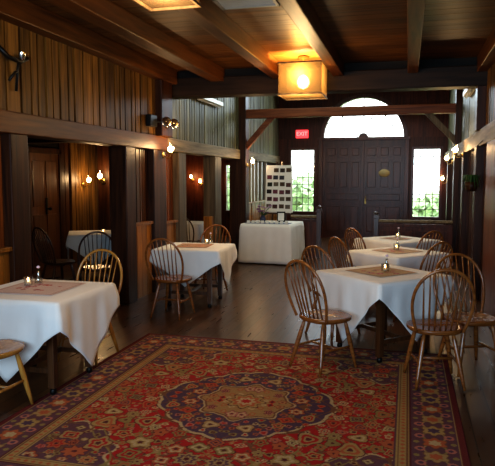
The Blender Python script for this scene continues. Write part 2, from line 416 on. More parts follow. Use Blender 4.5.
root = bpy.data.objects.new('window_3', None); COL.objects.link(root); root['kind'] = 'structure'; root.location = ARC[0], YB, ARC[1]
b = BM(); lathe_pts = []
vs = [b.verts.new((ARC[2]*math.cos(PI*i/n), .06, ARC[2]*math.sin(PI*i/n))) for i in range(n+1)]; b.faces.new(vs); obj('pane', b, 'pane', root)
b = BM()
for k in range(1, 8):
    a = PI*k/8; beam(b, (.16*math.cos(a), .05, .16*math.sin(a)), (ARC[2]*math.cos(a), .05, ARC[2]*math.sin(a)), .022, .022, 0)
for rr in (.16, .55, .8):
    tube(b, [(rr*math.cos(PI*i/20), .05, rr*math.sin(PI*i/20)) for i in range(21)], .011, 6)
obj('muntins', b, 'trim_white', root)
b = BM(); tube(b, [(.1*math.cos(PI*i/10), .0, .1*math.sin(PI*i/10)) for i in range(11)], .035, 8); box(b, -.1, .1, -.03, .05, -.01, .1); obj('keystone', b, 'door', root)
root = bpy.data.objects.new('window_5', None); COL.objects.link(root); root['kind'] = 'structure'; root.location = (XR, 13.55, 1.15)
b = BM(); box(b, .05, .056, -.65, .65, 0, .47); obj('pane', b, 'pane', root)
b = BM()
for yy in (-.65, -.22, .22, .65): box(b, -.02, .08, yy-.02, yy+.02, 0, .47)
box(b, -.03, .08, -.67, .67, -.03, .01); box(b, -.03, .08, -.67, .67, .46, .5); obj('window_frame', b, 'door', root)

# double doors
root = bpy.data.objects.new('door_1', None); COL.objects.link(root); root['kind'] = 'structure'; root.location = (ARC[0], YB, 0)
hw = (DW[1]-DW[0])/2
for sgn in (-1, 1):
    b = BM(); x0, x1 = (0.004, hw) if sgn > 0 else (-hw, -.004)
    box(b, x0, x1, .03, .08, 0, 2.66)
    def pan(px0, px1, pz0, pz1):
        box(b, px0, px1, .012, .03, pz0, pz0+.02); box(b, px0, px1, .012, .03, pz1-.02, pz1)
        box(b, px0, px0+.02, .012, .03, pz0, pz1); box(b, px1-.02, px1, .012, .03, pz0, pz1)
        box(b, px0+.05, px1-.05, .012, .03, pz0+.05, pz1-.05, .01)
    W = x1-x0
    for c0, c1 in ((.06,.36), (.39,.66), (.69,.95)):
        pan(x0+W*c0, x0+W*c1, 2.2, 2.5)
        pan(x0+W*c0, x0+W*c1, 1.35, 2.12)
    pan(x0+W*.06, x0+W*.95, 1.0, 1.27); pan(x0+W*.06, x0+W*.48, .15, .92); pan(x0+W*.52, x0+W*.95, .15, .92)
    obj('door_leaf', b, 'door', root)
b = BM(); box(b, -.03, .03, .0, .03, 0, 2.66, .005); obj('astragal', b, 'door', root)
b = BM(); box(b, .06, .1, -.02, .03, .95, 1.1, .005); tube(b, [(.08,-.03,1.0), (.08,-.06,1.02), (.08,-.06,1.14), (.08,-.03,1.16)], .008); obj('door_handle', b, 'brass', root)
# door on the aisle wall
root = bpy.data.objects.new('door_2', None); COL.objects.link(root); root['kind'] = 'structure'; root.location = (XA, 9.42, 0)
b = BM(); box(b, 0, .05, -.45, .45, 0, 2.08)
for (y0, y1, z0, z1) in ((-.36,.0-.04,1.15,1.95), (.04,.36,1.15,1.95), (-.36,-.04,.15,1.0), (.04,.36,.15,1.0)):
    box(b, .05, .065, y0, y1, z0, z1, .01)
obj('door_leaf', b, 'door_brown', root)
b = BM(); box(b, 0, .08, -.53, -.45, 0, 2.16, .006); box(b, 0, .08, .45, .53, 0, 2.16, .006); box(b, 0, .08, -.53, .53, 2.08, 2.18, .006); obj('door_frame', b, 'post_dark', root)
b = BM(); box(b, .06, .075, .0, .06, 1.0, 1.3, .004); tube(b, [(.07,.03,1.1), (.13,.03,1.1)], .012); lathe(b, [(.001,-.03),(.03,-.02),(.03,.02),(.001,.03)], (.14,.03,1.1), 12); obj('door_handle', b, 'iron', root)

# ------------------------------------------------------------------ outside
b = BM(); box(b, -30, 30, YB+.3, 60, -.3, -.25); o = obj('lawn', b, 'grass_out'); o['kind'] = 'structure'
def shrub(bm, c, r, n, rnd, s=.35):
    for _ in range(n):
        u, v = rnd.uniform(0, 2*PI), rnd.uniform(-.9, 1); q = math.sqrt(max(0, 1-v*v)); rr = rnd.uniform(.6, 1)
        p = Vector((c[0]+r[0]*rr*q*math.cos(u), c[1]+r[1]*rr*q*math.sin(u), c[2]+r[2]*rr*v))
        d = Vector((rnd.uniform(-1,1), rnd.uniform(-1,1), rnd.uniform(-1,1))).normalized(); e = d.orthogonal().normalized()
        a = s*rnd.uniform(.6, 1.2)
        vs = [bm.verts.new(p+x) for x in (d*a, e*a*.5, -d*a, -e*a*.5)]; bm.faces.new(vs)
rnd = random.Random(3)
for i, (c, r) in enumerate((((-3.7,25,.7),(1.7,1.2,1.1)), ((-8.2,25,1.1),(2.2,1.2,1.6)), ((1.8,27,.2),(1.6,1.2,.9)))):
    root = thing('garden_shrub', ['bright green shrub outside the window left of the double doors', 'bright green shrub outside the narrow aisle window', 'low pale green shrub outside the window right of the doors'][i], 'shrub', (c[0],c[1],-.25))
    b = BM(); shrub(b, (0,0,c[2]+.25), r, 500, rnd); o = obj('foliage', b, 'leaf_out', root)
    b = BM(); tube(b, [(0,0,0),(.05,0,.5),(0,.03,c[2]+.3)], [.08,.06,.03]); obj('stem', b, 'post_grey', root)

# ------------------------------------------------------------------ rug
def mot(X, Y, cx, cy, r, pet, cols, img, ph=0, asp=1.0, amp=.18):
    dx, dy = (X-cx), (Y-cy)*asp; d = np.sqrt(dx*dx+dy*dy)
    sel = d < r*1.3
    if not sel.any(): return
    th = np.arctan2(dy, dx); R = r*(1+amp*np.cos(pet*th+ph))
    for k, (f, c) in enumerate(cols): img[(d < R*f)] = c
def rug_image(X, Y, HX, HY):
    red=(.36,.018,.016); dred=(.12,.010,.012); navy=(.085,.045,.07); plum=(.12,.05,.06); cream=(.44,.31,.16); tan=(.34,.21,.085)
    rust=(.38,.10,.04); olive=(.25,.17,.06); pink=(.40,.14,.10); gold=(.35,.22,.08); dark=(.10,.02,.022); brown=(.17,.07,.035)
    img = np.zeros(X.shape+(3,)); img[:] = red
    aX, aY = np.abs(X), np.abs(Y)
    e = np.minimum(HX-aX, HY-aY)
    FX, FY = HX-.44, HY-.44
    rr = np.random.RandomState(5)
    d = np.sqrt(((FX-aX)/.52)**2+((FY-aY)/.52)**2); th = np.arctan2(FY-aY, FX-aX); RS = 1+.06*np.cos(14*th)
    img[d < RS*1.04] = cream; img[d < RS] = plum
    spf = lambda x, y: math.hypot((FX-x)/.52, (FY-y)/.52)
    d = np.sqrt(X**2+(Y/1.02)**2); th = np.arctan2(Y, X)
    RM = .60*(1+.05*np.abs(np.cos(8*th))+.05*np.cos(4*th))
    img[d < RM*1.04] = dark; img[d < RM*1.025] = cream; img[d < RM*.985] = navy
    v = np.sin(9*aX+1.5*np.sin(7*aY))*np.sin(9*aY+1.6*np.sin(8*aX)); out = d > RM*1.05
    img[(np.abs(v) < .06) & out] = olive
    v2 = np.sin(15*aX+2*np.cos(9*aY)+1)*np.cos(14*aY+1.7*np.sin(11*aX)); img[(np.abs(v2) < .07)] = brown
    pts = []
    def scatter(n, rads, ok, c1s, c2s, gap=.006):
        for _ in range(n):
            x, y, r = rr.uniform(0, FX), rr.uniform(0, FY), rads[rr.randint(len(rads))]
            if not ok(x, y, r): continue
            if any((x-a)**2+(y-c)**2 < (r+q+gap)**2 for a, c, q in pts): continue
            if (0 < x < r*.9) : x = 0.
            if (0 < y < r*.9) : y = 0.
            pts.append((x, y, r))
            c1, c2 = c1s[rr.randint(len(c1s))], c2s[rr.randint(len(c2s))]
            cols = [(1.1, c1), (.62, c2)] if r < .03 else [(1.12, dark), (1.02, c1), (.72, c2), (.45, c1), (.25, dark)]
            pet = [3,4,5,6,8][rr.randint(5)]; ph = rr.uniform(0, 6); asp = rr.uniform(.7, 1.3)
            for sx in (1, -1):
                for sy in (1, -1):
                    x0, y0 = sx*x, sy*y
                    j0, j1 = np.searchsorted(X[0], (x0-2*r, x0+2*r)); i0, i1 = np.searchsorted(Y[:,0], (y0-2*r, y0+2*r))
                    if j1 <= j0 or i1 <= i0: continue
                    sl = (slice(i0, i1), slice(j0, j1))
                    mot(sx*X[sl], sy*Y[sl], x, y, r, pet, cols, img[sl], ph, asp)
    med = lambda x, y: math.hypot(x, y/1.02)
    field = lambda x, y, r: med(x, y) > .64+r and spf(x, y) > 1.04+r/.5
    scatter(120, (.075,.06,.05), field, [tan, olive, rust, gold], [cream, rust, plum, red])
    scatter(420, (.045,.036), field, [tan, cream, rust, olive, pink], [red, plum, rust, olive])
    scatter(2600, (.022,.016,.012), field, [cream, tan, pink, rust, olive, brown], [red, dark, rust, tan])
    sp = lambda x, y, r: spf(x, y) < .95-r
    scatter(200, (.07,.055), sp, [tan, rust, gold], [cream, rust, red]); scatter(1500, (.03,.02), sp, [tan, olive, pink, rust], [dark, red, cream])
    ring = lambda x, y, r: .335+r < med(x, y) < .60-r
    scatter(400, (.055,.045), ring, [pink, tan, rust], [cream, red, plum]); scatter(2500, (.026,.018), ring, [pink, tan, cream, olive, rust], [plum, dark, red])
    R2 = .32*(1+.09*np.cos(8*th)+.03*np.cos(16*th))
    img[d < R2*1.05] = cream; img[d < R2*1.01] = brown; img[d < R2*.96] = (.32,.18,.07)
    cen = lambda x, y, r: .12+r < med(x, y) < .30-r
    scatter(500, (.04,.03), cen, [rust, pink, red], [cream, tan, dark]); scatter(1200, (.016,.02), cen, [rust, olive, cream, red], [dark, tan])
    mot(X, Y, 0, 0, .12, 8, [(1.1,dark),(1,gold),(.8,rust),(.55,cream),(.3,red)], img)
    # borders
    along = np.where((HX-aX) < (HY-aY), Y, X)
    def band(a0, a1): return (e >= a0) & (e < a1)
    img[band(-1,.012)] = dark; img[band(.012,.045)] = (.13,.022,.02); img[band(.045,.052)] = tan
    m = band(.052,.33)
    base = np.zeros_like(img); base[:] = plum
    t = (e-.19)
    w = np.sin(along*PI/.19)*.07
    base[np.abs(t-w) < .008] = olive; base[np.abs(t+w) < .007] = tan
    k = np.round(along/.19); u = along-k*.19
    dd = np.sqrt((u*1.05)**2+t**2); tt = np.arctan2(t, u); R = .068*(1+.16*np.cos(6*tt)); odd = (k.astype(int) % 3)
    for q, (c0, c1) in enumerate(((tan, rust), (rust, cream), (gold, navy))):
        s = odd == q; base[s & (dd < R*1.12)] = brown; base[s & (dd < R)] = c0; base[s & (dd < R*.55)] = c1
    k2 = np.floor(along/.19)+.5; u2 = along-k2*.19
    for off in (.09, -.09):
        dd = np.sqrt(u2**2+(t-off)**2); base[dd < .032] = pink; base[dd < .016] = navy
        dd = np.sqrt(u**2+(t-off*1.25)**2); base[dd < .018] = olive
    img[m] = base[m]
    img[band(.33,.342)] = dark
    m = band(.342,.425); base[:] = gold
    u = along-np.round(along/.05)*.05; dd = np.abs(u)+np.abs(e-.383); base[dd < .017] = rust; base[(np.abs(e-.357) < .004) | (np.abs(e-.410) < .004)] = brown
    img[m] = base[m]; img[band(.425,.44)] = plum
    return img
def painted_grid(name, HX, HY, step, fn, mat, loc, rz=0, th=.004, edge_wave=0):
    nx, ny = int(2*HX/step)+1, int(2*HY/step)+1
    xs, ys = np.linspace(-HX, HX, nx), np.linspace(-HY, HY, ny)
    Xg, Yg = np.meshgrid(xs, ys)
    img = fn(Xg, Yg)
    V = np.stack([Xg.ravel(), Yg.ravel(), np.full(Xg.size, th)], 1)
    idx = np.arange(nx*ny).reshape(ny, nx)
    F = np.stack([idx[:-1,:-1].ravel(), idx[:-1,1:].ravel(), idx[1:,1:].ravel(), idx[1:,:-1].ravel()], 1)
    ring = np.concatenate([idx[0,:], idx[1:,-1], idx[-1,-2::-1], idx[-2:0:-1,0]])
    Vb = V[ring].copy(); Vb[:,2] = 0; nb = len(ring); base = len(V)
    Fb = np.stack([ring, base+np.arange(nb), base+(np.arange(nb)+1) % nb, np.roll(ring, -1)], 1)
    V = np.concatenate([V, Vb]); F = np.concatenate([F, Fb])
    me = bpy.data.meshes.new(name)
    me.vertices.add(len(V)); me.vertices.foreach_set('co', V.astype(np.float32).ravel())
    me.loops.add(F.size); me.loops.foreach_set('vertex_index', F.astype(np.int32).ravel())
    me.polygons.add(len(F)); me.polygons.foreach_set('loop_start', np.arange(0, F.size, 4, dtype=np.int32)); me.polygons.foreach_set('loop_total', np.full(len(F), 4, dtype=np.int32))
    me.update(calc_edges=True)
    ca = me.color_attributes.new('Col', 'FLOAT_COLOR', 'POINT')
    C4 = np.ones((len(V), 4), np.float32); C4[:nx*ny,:3] = img.reshape(-1, 3); C4[nx*ny:,:3] = img.reshape(-1,3)[ring]
    ca.data.foreach_set('color', C4.ravel())
    me.materials.append(M[mat])
    o = bpy.data.objects.new(name, me); COL.objects.link(o); o.location = loc; o.rotation_euler = (0,0,rz)
    return o
RX, RY = 1.51, 1.62
rug = painted_grid('patterned_rug', RX, RY, .0062, lambda X, Y: rug_image(X, Y, RX, RY), 'rug', (-1.12, 4.16, .001))
tag(rug, 'large red oriental rug with dark floral medallion and wide patterned border', 'rug')

# ------------------------------------------------------------------ chairs
def hoop_pts():
    pts = []
    # base (+-.165, -.165, .445) rising to widest .215 at z .72, crown z .955, leaning back
    for i in range(41):
        s = -1+2*i/40
        a = s*PI*.5
        t = abs(s)
        if t > .62:
            k = (1-t)/.38; x = .180+.050*math.sin(k*PI/2); z = .445+.245*k
        else:
            ang = t/.62*PI/2; x = .230*math.sin(ang)**.95 if ang > 0 else 0; z = .69+.265*math.cos(ang)
        y = -.165-.30*(z-.445)
        pts.append(Vector((x*(1 if s > 0 else -1), y, z)))
    return pts
HP = hoop_pts()
def make_chair(label, mat, group):
    t = thing('windsor_chair', label, 'chair', group=group)
    # saddle seat
    b = BM(); nr, ns = 8, 40; rings = []
    def outline(a):
        c, s = math.cos(a), math.sin(a)
        rx = .215*(1-.10*max(0,-s)) ; x = rx*math.copysign(abs(c)**.72, c); y = .205*math.copysign(abs(s)**.78, s)
        return x, y
    def zs(x, y):
        d = min(1, (x/.2)**2+(y/.2)**2); return .458-.016*(1-d)*(1.0 if y < .05 else .6)+.008*math.exp(-(x/.05)**2)*max(0,y)/.2
    prev = None; cen = b.verts.new((0,0,zs(0,0)))
    for k in range(1, nr+1):
        f = k/nr; ring = []
        for i in range(ns):
            x, y = outline(2*PI*i/ns); ring.append(b.verts.new((x*f, y*f, zs(x*f, y*f))))
        for i in range(ns):
            if prev: b.faces.new((prev[i], prev[(i+1)%ns], ring[(i+1)%ns], ring[i]))
            else: b.faces.new((cen, ring[i], ring[(i+1)%ns]))
        prev = ring
    for dz, f in ((.448, 1.015), (.432, 1.0), (.420, .93)):
        ring = []
        for i in range(ns):
            x, y = outline(2*PI*i/ns); ring.append(b.verts.new((x*f, y*f, dz)))
        for i in range(ns): b.faces.new((prev[i], prev[(i+1)%ns], ring[(i+1)%ns], ring[i]))
        prev = ring
    b.faces.new(prev)
    obj('seat', b, mat, t, True)
    tops = [(-.12,.12), (.12,.12), (-.11,-.13), (.11,-.13)]; feet = [(-.195,.19), (.195,.19), (-.185,-.235), (.185,-.235)]
    def lp(i, z):
        k = (.43-z)/.43; return Vector((tops[i][0]+(feet[i][0]-tops[i][0])*k, tops[i][1]+(feet[i][1]-tops[i][1])*k, z))
    for i in range(4):
        b = BM(); zz = [.43,.37,.30,.22,.15,.08,.0]; rr = [.012,.016,.019,.020,.018,.015,.011]
        tube(b, [lp(i, z) for z in zz], rr, 10); obj('leg', b, mat, t, True)
    for a, c in ((0,2), (1,3)):
        b = BM(); p, q = lp(a,.19), lp(c,.19); tube(b, [p, p.lerp(q,.3), p.lerp(q,.5), p.lerp(q,.7), q], [.008,.011,.013,.011,.008], 8); obj('stretcher', b, mat, t, True)
    b = BM(); p, q = (lp(0,.19)+lp(2,.19))/2, (lp(1,.19)+lp(3,.19))/2; tube(b, [p, p.lerp(q,.5), q], [.009,.013,.009], 8); obj('stretcher', b, mat, t, True)
    b = BM(); tube(b, HP, .0125, 10); obj('hoop', b, mat, t, True)
    for k in range(7):
        u = (k-3)/3; xb = u*.125; yb = -.175+.02*abs(u)
        xt = u*.165
        # find hoop point with this x on the crown
        best = min((p for p in HP if p.z > .7), key=lambda p: abs(p.x-xt))
        p, q = Vector((xb, yb, .448)), best
        b = BM(); tube(b, [p, p.lerp(q,.25), p.lerp(q,.6), q], [.0065,.0085,.0065,.0055], 6); obj('spindle', b, mat, t, True)
    return t
R = math.radians
GC = None
c1 = make_chair('honey brown hoop back chair in front of the right hand tables, back to the camera', 'chair', GC)
c1.location = (.235, 4.98, .0105); c1.rotation_euler.z = R(11)
chairs = [
 (-.67, 5.12, -37, 'hoop back chair with spindles angled at left of the nearest right hand table', .0105),
 (-.73, 6.31, -35, 'hoop back chair seen over the left end of the nearest right hand tabletop', 0),
 (.55, 5.37, 202, 'hoop back chair close behind the chair with its back to the camera', .0105),
 (-.56, 7.22, -52, 'hoop back chair on left side of the middle right hand table', 0),
 (.15, 6.99, 45, 'hoop back chair at right side of the middle right hand table', 0),
 (-.50, 8.57, -50, 'hoop back chair at left side of the farthest right hand table', 0),
 (.13, 8.40, 42, 'hoop back chair at right side of the farthest right hand table', 0),
 (-2.70, 6.66, -3, 'red brown hoop back chair in front of the middle left table, back to camera', 0),
 (-2.72, 8.12, 180, 'hoop back chair beyond the middle left table, facing the camera', 0),
]
for x, y, a, l, z in chairs: dup(c1, (x, y, z), R(a), l)
g1 = make_chair('golden hoop back chair on the far side of the nearest left table', 'chair_gold', GC)
g1.location = (-2.80, 4.82, .0105); g1.rotation_euler.z = R(180)
dup(g1, (-2.80, 3.50, .0105), R(0), 'light wood chair cropped by the left edge, in front of the nearest left table')
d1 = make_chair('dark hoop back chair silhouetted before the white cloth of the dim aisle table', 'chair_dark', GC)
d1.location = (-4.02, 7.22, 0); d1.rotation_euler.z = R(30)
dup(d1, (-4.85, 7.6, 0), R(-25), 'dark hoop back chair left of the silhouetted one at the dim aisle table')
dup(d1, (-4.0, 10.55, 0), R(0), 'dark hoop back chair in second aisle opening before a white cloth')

# ------------------------------------------------------------------ tables
def make_table(label, h, H=.745):
    t = thing('dining_table', label, 'table')
    b = BM(); box(b, -h+.01, h-.01, -h+.01, h-.01, H-.03, H, .006); obj('tabletop', b, 'table_leg', t)
    k = h-.16
    b = BM()
    for s in (-1, 1):
        box(b, -k, k, s*k-.012, s*k+.012, H-.11, H-.03); box(b, s*k-.012, s*k+.012, -k, k, H-.11, H-.03)
    obj('apron', b, 'table_leg', t)
    for sx in (-1, 1):
        for sy in (-1, 1):
            b = BM(); x, y = sx*k, sy*k
            box(b, x-.028, x+.028, y-.028, y+.028, .05, H-.03, .004); g = obj('leg', b, 'table_leg', t)
            b = BM(); lathe(b, [(.02,0),(.026,.01),(.026,.03),(.018,.05)], (x,y,0), 12); obj('glide', b, 'iron', g, True)
    b = BM()
    for sy in (-1, 1): box(b, -k, k, sy*k-.012, sy*k+.012, .16, .20, .003)
    box(b, -.012, .012, -k, k, .16, .20, .003); obj('stretcher', b, 'table_leg', t)
    return t
def make_cloth(label, h, dc, dms, H=.748, hy=None, seed=0, flare=.035, fold=1.0, name='tablecloth'):
    hy = hy or h; rnd = random.Random(seed); ph = [rnd.uniform(0,6) for _ in range(8)]
    b = BM(); NP, ND = 30, 12
    per = []
    cr = .02
    sides = [((-1,-1),(1,-1),(0,-1)), ((1,-1),(1,1),(1,0)), ((1,1),(-1,1),(0,1)), ((-1,1),(-1,-1),(-1,0))]
    for si, (a, c, nrm) in enumerate(sides):
        for i in range(NP):
            f = i/NP; s = 2*f-1
            x = (a[0]+(c[0]-a[0])*f)*h; y = (a[1]+(c[1]-a[1])*f)*hy
            dm = dms[si]
            tri = (1-abs(s))
            drop = dc+(dm-dc)*tri
            nx, ny = nrm
            if abs(s) > .8:   # corners flare diagonally
                k = (abs(s)-.8)/.2; cx, cy = (a if s < 0 else c); L = math.hypot(cx, cy)
                nx, ny = nx*(1-k)+cx/L*k, ny*(1-k)+cy/L*k
            per.append((x, y, nx, ny, drop, si, s))
    n = len(per); rings = []
    c0 = b.verts.new((0,0,H+.004))
    for k in (.25,.5,.75,.97):
        rings.append([b.verts.new((p[0]*k, p[1]*k, H+.004)) for p in per])
    rings.append([b.verts.new((p[0]+p[2]*.004, p[1]+p[3]*.004, H)) for p in per])
    for d in range(1, ND+1):
        f = d/ND; ring = []
        for i, (x, y, nx, ny, drop, si, s) in enumerate(per):
            u = s*h
            dd = drop*f
            rip = (math.sin(u*19+ph[si])+.6*math.sin(u*31+ph[si+4]))*.009*fold*min(1, dd/.2)
            corner = max(0, 1-(1-abs(s))/.35)
            out = .012+flare*dd*.5+rip+corner*.035*min(1, dd/.12)*fold
            ring.append(b.verts.new((x+nx*out, y+ny*out, H-dd)))
        rings.append(ring)
    for i in range(n): b.faces.new((c0, rings[0][i], rings[0][(i+1)%n]))
    for A, B in zip(rings, rings[1:]):
        for i in range(n): b.faces.new((A[i], A[(i+1)%n], B[(i+1)%n], B[i]))
    o = obj(name, b, 'cloth', None, True)
    tag(o, label, 'tablecloth')
    md = o.modifiers.new('th', 'SOLIDIFY'); md.thickness = .003; md.offset = -1
    return o
def put(o, loc, rz): o.location = loc; o.rotation_euler.z = rz; return o
# mats with printed flowers
def mat_paint(seed, basec):
    rr = np.random.RandomState(seed)
    def fn(X, Y):
        img = np.zeros(X.shape+(3,)); img[:] = basec
        v = np.sin(26*np.hypot(X,Y)); 
        for _ in range(16):
            a = rr.uniform(0, 2*PI); d = rr.uniform(.06, .19); x, y = d*math.cos(a), d*math.sin(a)
            mot(X, Y, x, y, rr.uniform(.014,.03), 5, [(1,[(.42,.07,.10),(.36,.10,.16),(.10,.14,.07),(.5,.16,.18)][rr.randint(4)]),(.4,(.6,.35,.3))], img, rr.uniform(0,6))
        d = np.maximum(np.abs(X), np.abs(Y)); mx = d.max(); img[(d > mx-.03) & (d < mx-.018)] = (.45,.25,.2)
        return img
    return fn
def make_candle(label, loc):
    t = thing('candle_holder', label, 'candle', loc)
    b = BM(); lathe(b, [(.028,0),(.034,.004),(.036,.05),(.040,.075),(.036,.075),(.032,.05),(.028,.01),(.001,.008)], seg=20, cap=False); obj('glass_cup', b, 'glass', t, True)
    b = BM(); lathe(b, [(.001,.010),(.022,.010),(.022,.035),(.001,.035)], seg=16, cap=False); w = obj('candle', b, 'wax', t, True)
    b = BM(); lathe(b, [(.001,.038),(.008,.045),(.006,.056),(.001,.068)], seg=10, cap=False); obj('flame', b, 'flame', w, True)
    return t
def make_budvase(label, loc):
    t = thing('bud_vase', label, 'vase', loc)
    b = BM(); lathe(b, [(.001,0),(.03,.002),(.032,.03),(.02,.055),(.011,.08),(.014,.105),(.010,.105),(.008,.08),(.017,.052),(.028,.03),(.026,.006),(.001,.006)], seg=20, cap=False); obj('vase_body', b, 'glass', t, True)
    b = BM(); tube(b, [(0,0,.01),(.004,0,.09),(.0,.004,.13)], .002, 6); obj('stem', b, 'leaf', t)
    b = BM(); lathe(b, [(.001,.125),(.014,.13),(.016,.14),(.001,.15)], seg=10, cap=False); obj('bloom', b, 'petal_w', t, True)
    return t
specs = [
 # x, y, rot, half, drops(front,right,back,left), corner drop, name, mat size
 (-.21, 5.77, 45, .44, (.56,.58,.25,.60), .12, 'nearest right hand table', .24, (.50,.36,.22)),
 (-.09, 7.54, 45, .42, (.25,.34,.36,.25), .14, 'middle right hand table', .22, (.50,.38,.26)),
 (-.13, 9.10, 45, .43, (.25,.5,.36,.25), .14, 'farthest right hand table', .17, (.5,.4,.3)),
 (-2.85, 4.19, 0, .43, (.62,.60,.28,.5), .20, 'nearest left table', .27, (.66,.54,.54)),
 (-2.70, 7.44, 3, .43, (.46,.50,.28,.4), .15, 'middle left table', .22, (.50,.30,.2)),
]
for i, (x, y, a, h, dr, dc, nm, ms, bc) in enumerate(specs):
    zz = .0058 if i in (0, 3) else 0
    t = make_table('wooden table with square legs under the cloth of the %s' % nm, h); put(t, (x, y, zz), R(a))
    put(make_cloth('white cloth hanging in points over the %s' % nm, h, dc, dr, seed=i), (x, y, zz), R(a))
    m = painted_grid('table_mat', ms, ms, .005, mat_paint(i, bc), 'printed', (x-.02, y+.02, .7575+zz), R(a+2), .002)
    tag(m, 'flower printed mat on the cloth of the %s' % nm, 'table mat')
    cx, cy = [(-.19,5.80),(-.12,7.62),(-.13,9.2),(-3.0,4.28),(-2.60,7.66)][i]
    make_candle('small lit candle in glass cup on the %s' % nm, (cx, cy-.03, .761+zz))
    make_budvase('small clear glass bud vase behind candle on the %s' % nm, (cx+.01, cy+.10, .761+zz))
# aisle tables
t = make_table('table in the dim left aisle below two wall lamps', .43); put(t, (-4.98, 8.92, 0), R(30))
put(make_cloth('white cloth over the dim aisle table below two wall lamps', .43, .16, (.5,.5,.4,.5), seed=9), (-4.98, 8.92, 0), R(30))
make_candle('tiny lit candle on the dim aisle table below two wall lamps', (-4.75, 8.75, .753))
t = make_table('table seen through the second aisle opening', .42); put(t, (-4.35, 11.45, 0), R(0))
put(make_cloth('white cloth over the table seen through the second aisle opening', .42, .3, (.5,.5,.4,.5), seed=10), (-4.35, 11.45, 0), R(0))

# display table
t = thing('display_table', 'long table hidden by a floor length white cloth by the board of photos', 'table', (-2.58, 11.62, 0), 0)
b = BM(); box(b, -.44, .44, -.44, .44, .735, .765, .005); obj('tabletop', b, 'table_leg', t)
for sx in (-1,1):
    for sy in (-1,1):
        b = BM(); tube(b, [(sx*.38,sy*.38,0),(sx*.38,sy*.38,.735)], .018, 10); obj('leg', b, 'iron', t)
put(make_cloth('floor length white cloth over the display table before the photo board', .49, .745, (.745,)*4, H=.768, hy=.50, seed=4, flare=.10, fold=.7), (-2.58, 11.62, 0), R(-4))
def quickcloth(): pass
b = BM(); box(b, -.44, .44, -.16, .16, 0, .004, .001); o = obj('table_runner', b, 'blue_cloth'); put(o, (-2.60, 11.32, .776), R(-4)); tag(o, 'dark blue runner along the front of the display table', 'runner')
for k in range(9):
    t = thing('place_card', 'white folded card standing in a row on the dark blue runner', 'card', (-2.98+k*.095, 11.26-k*.006, .781), R(-4+random.uniform(-6,6)), 'folded cards on the display table')
    b = BM()
    for s in (-1, 1): beam(b, (0, s*.022, 0), (0, 0, .05), .06, .002, 0)
    obj('folded_sheet', b, 'card', t)
t = thing('flower_vase', 'dark vase of purple flowers at left of the display table', 'flowers', (-2.78, 11.62, .776))
b = BM(); lathe(b, [(.001,0),(.045,.0),(.06,.05),(.05,.10),(.03,.12),(.036,.135)], seg=20, cap=False); obj('vase_body', b, 'vase', t, True)
rnd = random.Random(11)
b = BM()
heads = []
for k in range(16):
    a = rnd.uniform(0, 2*PI); r = rnd.uniform(.02,.15); z = rnd.uniform(.17,.32)
    heads.append((r*math.cos(a), r*math.sin(a)*.8, z)); tube(b, [(0,0,.1), (heads[-1][0]*.5, heads[-1][1]*.5, z*.75), heads[-1]], .003, 5)
obj('stems', b, 'leaf', t)
for k, hd in enumerate(heads):
    b = BM(); 
    for q in range(7):
        a = 2*PI*q/7; d = Vector((math.cos(a), math.sin(a), .5)).normalized()*.055; e = Vector((-math.sin(a), math.cos(a), 0))*.024; p = Vector(hd)
        vs = [b.verts.new(v) for v in (p, p+d*.5+e, p+d, p+d*.5-e)]; b.faces.new(vs)
    obj('bloom', b, 'petal' if k % 4 else 'petal_w', t)
b = BM()
for k in range(24):
    a = rnd.uniform(0, 2*PI); p = Vector((0,0,.12)); d = Vector((math.cos(a)*.13, math.sin(a)*.1, rnd.uniform(.0,.12))); e = d.cross(Vector((0,0,1))).normalized()*.018
    vs = [b.verts.new(v) for v in (p, p+d*.5+e, p+d, p+d*.5-e)]; b.faces.new(vs)
obj('leaves', b, 'leaf', t)
# framed photo stand on display table
t = thing('framed_picture', 'small dark framed picture standing beside the purple flowers', 'frame', (-2.42, 11.66, .776), R(8))
b = BM(); box(b, -.085, .085, -.008, .008, 0, .21, .004, Matrix.Rotation(R(-10),3,'X'), Vector((0,0,0))); obj('frame', b, 'gap', t)
b = BM(); box(b, -.06, .06, -.0105, -.0085, .03, .18, 0, Matrix.Rotation(R(-10),3,'X'), Vector((0,0,0))); obj('picture', b, 'card', t)
# photo board on easel
t = thing('photo_board', 'white board covered with rows of small photos on an easel', 'display board', (-2.66, 12.45, 0), R(-4))
TL = Matrix.Rotation(R(-5), 3, 'X'); PV = Vector((0,0,.9))
b = BM(); box(b, -.27, .29, -.012, .0, .92, 1.92, 0, TL, PV); 
# slightly wider foot like the folded display
for v in b.verts:
    if v.co.z < 1.3 and v.co.x > 0: v.co.x += .04
obj('panel', b, 'card', t)
b = BM()
beam(b, (-.2,.05,0), (-.05,.14,1.99), .03, .03, .003); beam(b, (.22,.05,0), (.06,.14,1.99), .03, .03, .003); beam(b, (0,.5,0), (0,.16,1.95), .03, .03, .003); box(b, -.28, .28, -.03, .06, .885, .915, .003)
obj('easel', b, 'chair_dark', t)
pc = [(.015,.01,.01), (.06,.02,.02), (.02,.025,.04), (.06,.035,.02), (.01,.015,.01), (.12,.03,.05), (.10,.08,.06)]
pm = [plain('snapshot_%d' % i, c, .3, noise=.8, scale=45) for i, c in enumerate(pc)]
for r_ in range(6):
    for c_ in range(4):
        if (r_, c_) in ((0,0), (1,3)): continue
        w, h = .105, .085
        x = -.195+c_*.135+(.0 if r_ % 2 else .012)+(.01*r_/5 if c_ > 1 else 0); z = 1.82-r_*.155+random.uniform(-.01,.01)
        b = BM(); box(b, x-w/2, x+w/2, -.0150, -.0125, z-h/2, z+h/2, 0, TL, PV); obj('photo', b, pm[random.randrange(7)], t)

